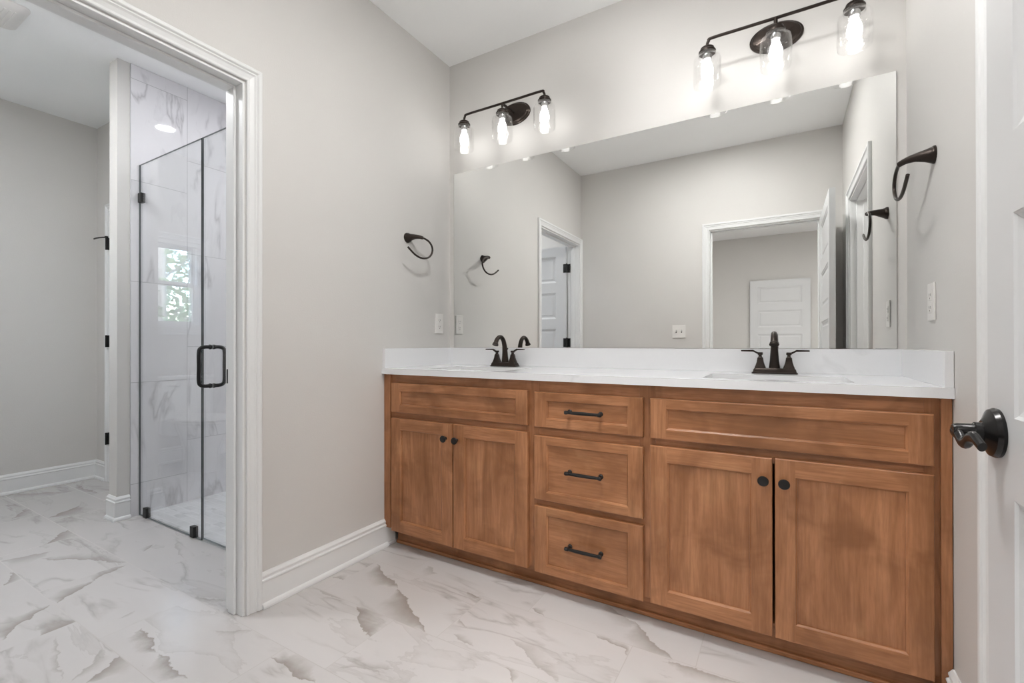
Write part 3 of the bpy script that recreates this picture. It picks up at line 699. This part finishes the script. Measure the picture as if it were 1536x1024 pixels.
# ------------------------------------------------------------------ vanity lights
def vanity_light(cx, label):
    L = thing('vanity_light', label, 'wall light', (cx, -0.001, 2.25), 'vanity lights above the mirror')
    yb, zb, dx = -0.138, 2.332, 0.2535
    bm = bmn(); lathe(bm, [(0.0, 0), (0.100, 0), (0.100, 0.006), (0.092, 0.010), (0.089, 0.016), (0.080, 0.021), (0.0, 0.022)], (cx, -0.0012, 2.332), (0, -1, 0), 40, 1.0, 0.62)
    for v in bm.verts: pass
    finish('backplate', bm, 'bronze_light', L, True, 30)
    bm = bmn(); tube(bm, smooth_path([(cx - dx, yb, zb - 0.040), (cx - dx, yb, zb - 0.022), (cx - dx + 0.006, yb, zb - 0.008), (cx - dx + 0.020, yb, zb), (cx - 0.1, yb, zb), (cx, yb, zb), (cx + 0.1, yb, zb), (cx + dx - 0.020, yb, zb), (cx + dx - 0.006, yb, zb - 0.008), (cx + dx, yb, zb - 0.022), (cx + dx, yb, zb - 0.040)], 6), 0.0062, 12)
    tube(bm, [(cx, yb, zb), (cx, yb, zb - 0.040)], 0.0062, 12)
    tube(bm, [(cx, -0.020, 2.332), (cx, yb, zb)], 0.0075, 12)
    finish('arm', bm, 'bronze', L, True, 50)
    for k in (-1, 0, 1):
        x = cx + k * dx; zc = zb - 0.036
        bm = bmn(); lathe(bm, [(0, 0.003), (0.012, 0.003), (0.0235, 0.000), (0.0275, -0.003), (0.0290, -0.012), (0.0345, -0.0165), (0.0345, -0.0245), (0.0, -0.0245)], (x, yb, zc), (0, 0, 1), 28); finish('shade_holder', bm, 'bronze', L, True, 30)
        bm = bmn(); lathe(bm, [(0, -0.0248), (0.0185, -0.0248), (0.0185, -0.048), (0.0165, -0.052), (0.0, -0.052)], (x, yb, zc), (0, 0, 1), 20); finish('socket', bm, 'chrome', L, True, 30)
        bm = bmn(); zz = zc - 0.0246
        outer = [(0.0345, 0), (0.0355, -0.006), (0.0365, -0.012), (0.046, -0.015), (0.0535, -0.021), (0.0562, -0.031), (0.0568, -0.060), (0.0565, -0.10), (0.0562, -0.127), (0.0537, -0.138)]
        inner = [(0.0512, -0.138), (0.0538, -0.126), (0.0541, -0.10), (0.0544, -0.060), (0.0538, -0.032), (0.0513, -0.0235), (0.0445, -0.0175), (0.0342, -0.014), (0.0330, -0.006), (0.0322, 0)]
        lathe(bm, outer + inner, (x, yb, zz), (0, 0, 1), 36, closed=True); s = finish('glass_shade', bm, 'shade', L, True, 60); s['label'] = 'clear seeded glass jar shade'
        bm = bmn(); lathe(bm, [(0, -0.0525), (0.0125, -0.0525), (0.0135, -0.060), (0.0185, -0.074), (0.0235, -0.092), (0.0245, -0.106), (0.0215, -0.122), (0.0145, -0.133), (0.0, -0.137)], (x, yb, zc), (0, 0, 1), 20); b = finish('bulb', bm, 'bulb', L, True, 60); b['label'] = 'glowing white bulb'
vanity_light(0.466, 'three jar bronze vanity light above the left sink')
vanity_light(1.746, 'three jar bronze vanity light above the right sink')

# ------------------------------------------------------------------ towel rings, outlets, switch
def towel_ring(xw, s, label):
    T = thing('towel_ring', label, 'towel ring', (xw, -0.372, 1.615), 'open towel rings')
    P = smooth_path([(xw + s * 0.0006, -0.372, 1.615), (xw + s * 0.004, -0.372, 1.615), (xw + s * 0.022, -0.368, 1.6165), (xw + s * 0.045, -0.358, 1.6185), (xw + s * 0.066, -0.345, 1.6165), (xw + s * 0.080, -0.334, 1.6115)], 5)
    R0 = [0.0275, 0.0270, 0.0190, 0.0128, 0.0098, 0.0085]
    R = [R0[min(i // 5, 5)] + (R0[min(i // 5 + 1, 5)] - R0[min(i // 5, 5)]) * (i % 5) / 5 for i in range(len(P))]
    bm = bmn(); tube(bm, P, R, 22); finish('post', bm, 'bronze', T, True, 50)
    pts = [(-0.337, 1.6125), (-0.315, 1.6105), (-0.285, 1.602), (-0.262, 1.583), (-0.255, 1.560), (-0.264, 1.535), (-0.288, 1.514), (-0.322, 1.503), (-0.358, 1.502), (-0.394, 1.511), (-0.424, 1.5265), (-0.450, 1.5425)]
    bm = bmn(); tube(bm, smooth_path([(xw + s * 0.0785, y, z) for y, z in pts], 5), 0.0053, 12); finish('ring', bm, 'bronze', T, True, 50)
towel_ring(0.0, 1, 'bronze open towel ring on the left wall above the outlet')
towel_ring(W, -1, 'bronze open towel ring on the right wall beside the mirror')

def outlet(xw, s, yc, zc, label):
    O = thing('outlet', label, 'outlet', (xw, yc, zc - 0.059), 'duplex outlets')
    x0, x1 = sorted((xw + s * 0.0004, xw + s * 0.006)); bm = bmn(); box(bm, x0, yc - 0.036, zc - 0.0585, x1, yc + 0.036, zc + 0.0585, 0.0022); finish('cover_plate', bm, 'plastic', O)
    for dz in (-0.0195, 0.0195):
        bm = bmn(); a, b = sorted((xw + s * 0.0061, xw + s * 0.0076)); box(bm, a, yc - 0.0165, zc + dz - 0.0145, b, yc + 0.0165, zc + dz + 0.0145, 0.0006, 0)
        c, d = sorted((xw + s * 0.0074, xw + s * 0.0079))
        for dy in (-0.0065, 0.0065): box(bm, c, yc + dy - 0.0011, zc + dz - 0.002, d, yc + dy + 0.0011, zc + dz + 0.0065, 0, 1)
        box(bm, c, yc - 0.0022, zc + dz - 0.0105, d, yc + 0.0022, zc + dz - 0.006, 0, 1)
        finish('receptacle', bm, ['plastic', 'slot'], O)
outlet(0.0, 1, -0.106, 1.156, 'white duplex outlet on the left wall above the side splash')
outlet(W, -1, -0.347, 1.164, 'white duplex outlet on the right wall above the side splash')
S = thing('light_switch', 'white double light switch on the back wall in the mirror', 'light switch', (0.952, -D, 1.09))
bm = bmn(); box(bm, 0.952 - 0.058, -D + 0.0004, 1.149 - 0.0585, 0.952 + 0.058, -D + 0.006, 1.149 + 0.0585, 0.0022); finish('cover_plate', bm, 'plastic', S)
for dx in (-0.023, 0.023):
    bm = bmn(); box(bm, 0.952 + dx - 0.005, -D + 0.0058, 1.149 - 0.012, 0.952 + dx + 0.005, -D + 0.0064, 1.149 + 0.012, 0, 1); box(bm, 0.952 + dx - 0.004, -D + 0.0062, 1.149 - 0.001, 0.952 + dx + 0.004, -D + 0.016, 1.149 + 0.009, 0.0015, 0); finish('toggle', bm, ['plastic', 'slot'], S)

# ------------------------------------------------------------------ shower glass
def glass_pane(name, x0, x1, z0, z1, parent):
    bm = bmn(); box(bm, x0, YG - 0.005, z0, x1, YG + 0.005, z1)
    bm.normal_update()
    for f in bm.faces:
        f.material_index = 0 if abs(f.normal.y) > 0.5 else (2 if abs(f.normal.z) > 0.5 else 1)
    return finish(name, bm, ['glass', 'glass_edge', 'glass_edge_light'], parent)
SP = thing('shower_panel', 'fixed clear glass shower panel beside the tiled partition', 'glass panel', (-1.23, YG, 0))
glass_pane('glass_pane', XP + 0.003, -0.873, 0.004, 2.122, SP)
for x, z in ((-1.507, 0.032), (-0.957, 0.032), (XP + 0.024, 1.921)):
    bm = bmn(); w, h = (0.020, 0.029)
    box(bm, x - w, YG - 0.0125, z - h, x + w, YG + 0.0125, z + h, 0.002)
    finish('glass_clamp', bm, 'black', SP)['label'] = 'square black glass clamp'
SD = thing('shower_door', 'clear glass shower door with black loop handle', 'shower door', (-0.5, YG, 0))
glass_pane('glass_pane', -0.867, -0.140, 0.016, 2.122, SD)
bm = bmn(); box(bm, -0.866, YG - 0.006, 0.003, -0.141, YG + 0.006, 0.0155, 0.002); finish('door_sweep', bm, 'pane', SD)['label'] = 'clear door sweep'
bm = bmn(); hx, hz, hh, hd = -0.776, 0.921, 0.100, 0.062
for s in (-1, 1):
    tube(bm, smooth_path([(hx, YG + s * 0.0055, hz + hh), (hx, YG + s * (hd - 0.028), hz + hh), (hx, YG + s * (hd - 0.009), hz + hh - 0.006), (hx, YG + s * hd, hz + hh - 0.026), (hx, YG + s * hd, hz), (hx, YG + s * hd, hz - hh + 0.026), (hx, YG + s * (hd - 0.009), hz - hh + 0.006), (hx, YG + s * (hd - 0.028), hz - hh), (hx, YG + s * 0.0055, hz - hh)], 6), 0.0095, 14)
    for dz in (-hh, hh): lathe(bm, [(0, 0), (0.0125, 0), (0.0125, 0.007), (0, 0.007)], (hx, YG + s * 0.0052, hz + dz), (0, s, 0), 18)
finish('loop_handle', bm, 'black', SD, True, 50)['label'] = 'black loop pull on both sides'
for z in (0.35, 1.78):
    bm = bmn(); box(bm, -0.190, YG - 0.016, z - 0.045, -0.1255, YG - 0.0052, z + 0.045, 0.002); box(bm, -0.190, YG + 0.0052, z - 0.045, -0.1255, YG + 0.016, z + 0.045, 0.002); finish('hinge', bm, 'black', SD)

# ------------------------------------------------------------------ ceiling fixtures
def downlight(x, y, z, r, mat, label):
    T = thing('ceiling_light', label, 'ceiling light', (x, y, z))
    bm = bmn(); lathe(bm, [(r * 0.98, -0.0004), (r * 1.28, -0.0004), (r * 1.26, -0.006), (r * 1.02, -0.009), (r * 0.98, -0.009)], (x, y, z), (0, 0, 1), 40, closed=True); finish('trim_ring', bm, 'plastic', T, True, 30)
    bm = bmn(); lathe(bm, [(0, -0.001), (r * 0.975, -0.001), (r * 0.975, -0.005), (0, -0.006)], (x, y, z), (0, 0, 1), 40); finish('diffuser', bm, mat, T, True, 30)
downlight(-0.835, -0.53, HC - 0.022, 0.058, 'shower_lamp', 'round downlight above the shower mirrored in the glossy tile')
GL = thing('globe_light', 'white glass globe ceiling light over the front edge of the vanity', 'ceiling light', (1.10, -0.70, 2.43))  # added out of view to brighten the ceiling like bounced flash
bm = bmn(); lathe(bm, [(0, -0.0004), (0.075, -0.0004), (0.075, -0.012), (0.055, -0.024), (0.030, -0.030), (0.030, -0.075), (0.050, -0.080), (0.050, -0.098), (0.0, -0.098)], (1.10, -0.70, HC), (0, 0, 1), 32); finish('canopy', bm, 'bronze', GL, True, 30)
bm = bmn(); lathe(bm, [(0.0, -0.0985)] + [(0.11 * math.sin(math.radians(a)), -0.195 + 0.11 * math.cos(math.radians(a))) for a in range(28, 180, 8)] + [(0.0, -0.305)], (1.10, -0.70, HC), (0, 0, 1), 32); finish('globe', bm, 'globe', GL, True, 60)
downlight(1.32, -1.20, HC, 0.16, 'lamp', 'round flush ceiling light in the middle of the bathroom')  # invented fixture, out of view, lifting floor, cabinets and lower walls
downlight(-1.25, -1.98, HC - 0.02, 0.20, 'room_lamp', 'round ceiling light at the back of the shower room')  # out-of-view source put in to brighten the shower room
downlight(3.1, -1.3, HC, 0.16, 'side_lamp', 'round ceiling light in the side room right of the vanity')  # added so the far jamb of the right opening is bright
downlight(1.62, -3.4, HC, 0.25, 'bed_lamp', 'wide bedroom ceiling light straight behind the doorway')  # added behind the camera to light the cabinet fronts through the doorway
downlight(2.75, -3.5, HC, 0.25, 'bed_lamp', 'wide bedroom ceiling light off to the right of the doorway')  # second added bedroom fill, reaching the left wall
FV = thing('exhaust_fan', 'white exhaust fan grille on the shower room ceiling', 'exhaust fan', (-1.645, -1.64, HC - 0.06))
bm = bmn(); zc = HC - 0.0205; cx, cy = -1.645, -1.632
loft(bm, [rrect(cx, cy, 0.150, 0.158, 0.035, zc), rrect(cx, cy, 0.150, 0.158, 0.035, zc - 0.006), rrect(cx, cy, 0.140, 0.148, 0.03, zc - 0.014), rrect(cx, cy, 0.118, 0.126, 0.02, zc - 0.026)]); finish('cover', bm, 'plastic', FV, True, 30)
bm = bmn()
for k in range(13): box(bm, cx - 0.105, cy - 0.108 + k * 0.018 - 0.004, zc - 0.0295, cx + 0.105, cy - 0.108 + k * 0.018 + 0.004, zc - 0.0262, 0.001)
finish('grille', bm, 'plastic', FV)

# ------------------------------------------------------------------ shower room window, toilet
WN = thing('window_1', 'white sash window reflected in the shower glass', 'window', (XL, -1.715, 1.18), None, 'structure')
bm = bmn(); y0, y1, z0, z1 = -1.93, -1.50, 1.18, 1.95
for a in ((y0, z0, y0 + 0.03, z1), (y1 - 0.03, z0, y1, z1), (y0 + 0.03, z1 - 0.03, y1 - 0.03, z1), (y0 + 0.03, z0, y1 - 0.03, z0 + 0.03)): box(bm, XL - 0.13, a[0], a[1], XL - 0.001, a[2], a[3], 0.001)
sweep(bm, [(XL, y0, z0), (XL, y0, z1), (XL, y1, z1), (XL, y1, z0), (XL, y0, z0)], [(0, -1, -1), (0, -1, 1), (0, 1, 1), (0, 1, -1), (0, -1, -1)], (1, 0, 0), CASE)
finish('window_frame', bm, 'trim', WN)
for nm, xa, za, zb in (('upper_sash', XL - 0.085, 1.565, 1.92), ('lower_sash', XL - 0.055, 1.21, 1.585)):
    bm = bmn(); w = 0.032; ya, yb = y0 + 0.031, y1 - 0.031
    for a in ((ya, za, ya + w, zb), (yb - w, za, yb, zb), (ya + w, zb - w, yb - w, zb), (ya + w, za, yb - w, za + w)): box(bm, xa - 0.014, a[0], a[1], xa + 0.014, a[2], a[3], 0.002)
    o = finish(nm, bm, 'trim', WN)
    bm = bmn(); box(bm, xa - 0.002, ya + w, za + w, xa + 0.002, yb - w, zb - w); finish('pane', bm, 'pane', o)

def ell(cx, cy, rx, ry, z, n=28, front=1.0): return [(cx + (rx * front if math.cos(2 * math.pi * k / n) > 0 else rx) * math.cos(2 * math.pi * k / n), cy + ry * math.sin(2 * math.pi * k / n), z) for k in range(n)]
TO = thing('toilet', 'white toilet under the window mirrored faintly in shower glass', 'toilet', (-2.45, -1.72, 0))
bm = bmn(); ty = -1.72
loft(bm, [ell(-2.42, ty, 0.20, 0.105, 0.001, front=1.0), ell(-2.42, ty, 0.195, 0.10, 0.05), ell(-2.41, ty, 0.185, 0.105, 0.16), ell(-2.39, ty, 0.205, 0.14, 0.27), ell(-2.375, ty, 0.235, 0.175, 0.36), ell(-2.37, ty, 0.245, 0.183, 0.40)]); box(bm, -2.80, ty - 0.15, 0.27, -2.56, ty + 0.15, 0.40, 0.02); finish('bowl', bm, 'porcelain', TO, True, 40)
bm = bmn(); loft(bm, [ell(-2.37, ty, 0.240, 0.180, 0.4005), ell(-2.37, ty, 0.248, 0.187, 0.405), ell(-2.37, ty, 0.245, 0.185, 0.418), ell(-2.37, ty, 0.235, 0.176, 0.420)]); finish('seat', bm, 'plastic', TO, True, 40)
bm = bmn(); loft(bm, [ell(-2.37, ty, 0.240, 0.180, 0.4215), ell(-2.37, ty, 0.247, 0.186, 0.425), ell(-2.37, ty, 0.240, 0.180, 0.438), ell(-2.37, ty, 0.20, 0.15, 0.443)]); finish('lid', bm, 'plastic', TO, True, 40)
bm = bmn(); box(bm, -2.835, ty - 0.21, 0.402, -2.645, ty + 0.21, 0.735, 0.025, 0, 3); finish('tank', bm, 'porcelain', TO, True, 50)
bm = bmn(); box(bm, -2.842, ty - 0.222, 0.7355, -2.635, ty + 0.222, 0.770, 0.012, 0, 3); finish('tank_lid', bm, 'porcelain', TO, True, 50)
bm = bmn(); tube(bm, [(-2.645, ty + 0.14, 0.69), (-2.628, ty + 0.14, 0.69), (-2.622, ty + 0.12, 0.688), (-2.620, ty + 0.08, 0.684)], 0.006, 10); finish('flush_lever', bm, 'chrome', TO, True)

# ------------------------------------------------------------------ outside the window
bm = bmn(); box(bm, -40, -32, -0.6, -3.05, 14, -0.5); struct('ground', bm, 'lawn', 'pale woodland ground outside the window', 'ground')
rt = random.Random(3)
for k, (x, y, h, r, lab) in enumerate(((-6.2, -3.0, 9.0, 0.09, 'nearest slim grey tree outside the window'), (-9.6, -5.4, 9.5, 0.12, 'leafy grey trunked tree behind the nearest one outside'), (-10.6, -1.9, 10.5, 0.12, 'leafy tree off to one side in the woods outside'))):
    T = thing('tree', lab, 'tree', (x, y, -0.5), 'trees outside the window')
    bm = bmn(); P = smooth_path([(x, y, -0.5), (x + rt.uniform(-.1, .1), y + rt.uniform(-.1, .1), h * 0.3), (x + rt.uniform(-.2, .2), y + rt.uniform(-.2, .2), h * 0.65), (x + rt.uniform(-.3, .3), y + rt.uniform(-.3, .3), h)], 5)
    tube(bm, P, [r * (1 - 0.75 * i / len(P)) for i in range(len(P))], 10)
    tips = []
    for j in range(22):
        b = P[2 + (j * (len(P) - 4)) // 22]; a = rt.uniform(0, 6.28); l = rt.uniform(0.5, 1.0)
        q = [b, b + Vector((math.cos(a) * l * 0.5, math.sin(a) * l * 0.5, l * 0.25)), b + Vector((math.cos(a) * l, math.sin(a) * l, l * 0.55))]
        tube(bm, q, [r * 0.3, r * 0.2, r * 0.08], 6); tips += [q[1], q[2]]
    finish('trunk', bm, 'bark', T, True)
    bm = bmn()
    for c in tips:
        for _ in range(60):
            p = c + Vector((rt.gauss(0, .35), rt.gauss(0, .35), rt.gauss(0, .3))); u = Vector((rt.gauss(0, 1), rt.gauss(0, 1), rt.gauss(0, 1))).normalized(); w = u.orthogonal().normalized(); s_ = rt.uniform(0.04, 0.09)
            bm.faces.new([bm.verts.new(p + u * s_), bm.verts.new(p + w * s_ * .5), bm.verts.new(p - u * s_), bm.verts.new(p - w * s_ * .5)])
    f = finish('crown', bm, 'leaf', T)
bm = bmn()
for _ in range(9000):
    p = Vector((rt.uniform(-22, -13.5), 0, 0)); p.y = -0.43 * (-p.x) + rt.uniform(-4.5, 4.5); p.z = -0.5 + abs(rt.gauss(0, 1)) * 2.2
    u = Vector((rt.gauss(0, 1), rt.gauss(0, 1), rt.gauss(0, 1))).normalized(); w = u.orthogonal().normalized(); s_ = rt.uniform(0.07, 0.18)
    bm.faces.new([bm.verts.new(p + u * s_), bm.verts.new(p + w * s_ * .6), bm.verts.new(p - u * s_), bm.verts.new(p - w * s_ * .6)])
u_ = finish('undergrowth', bm, 'leaf'); tag(u_, 'pale green woodland undergrowth beyond the window', 'undergrowth', None, 'stuff')
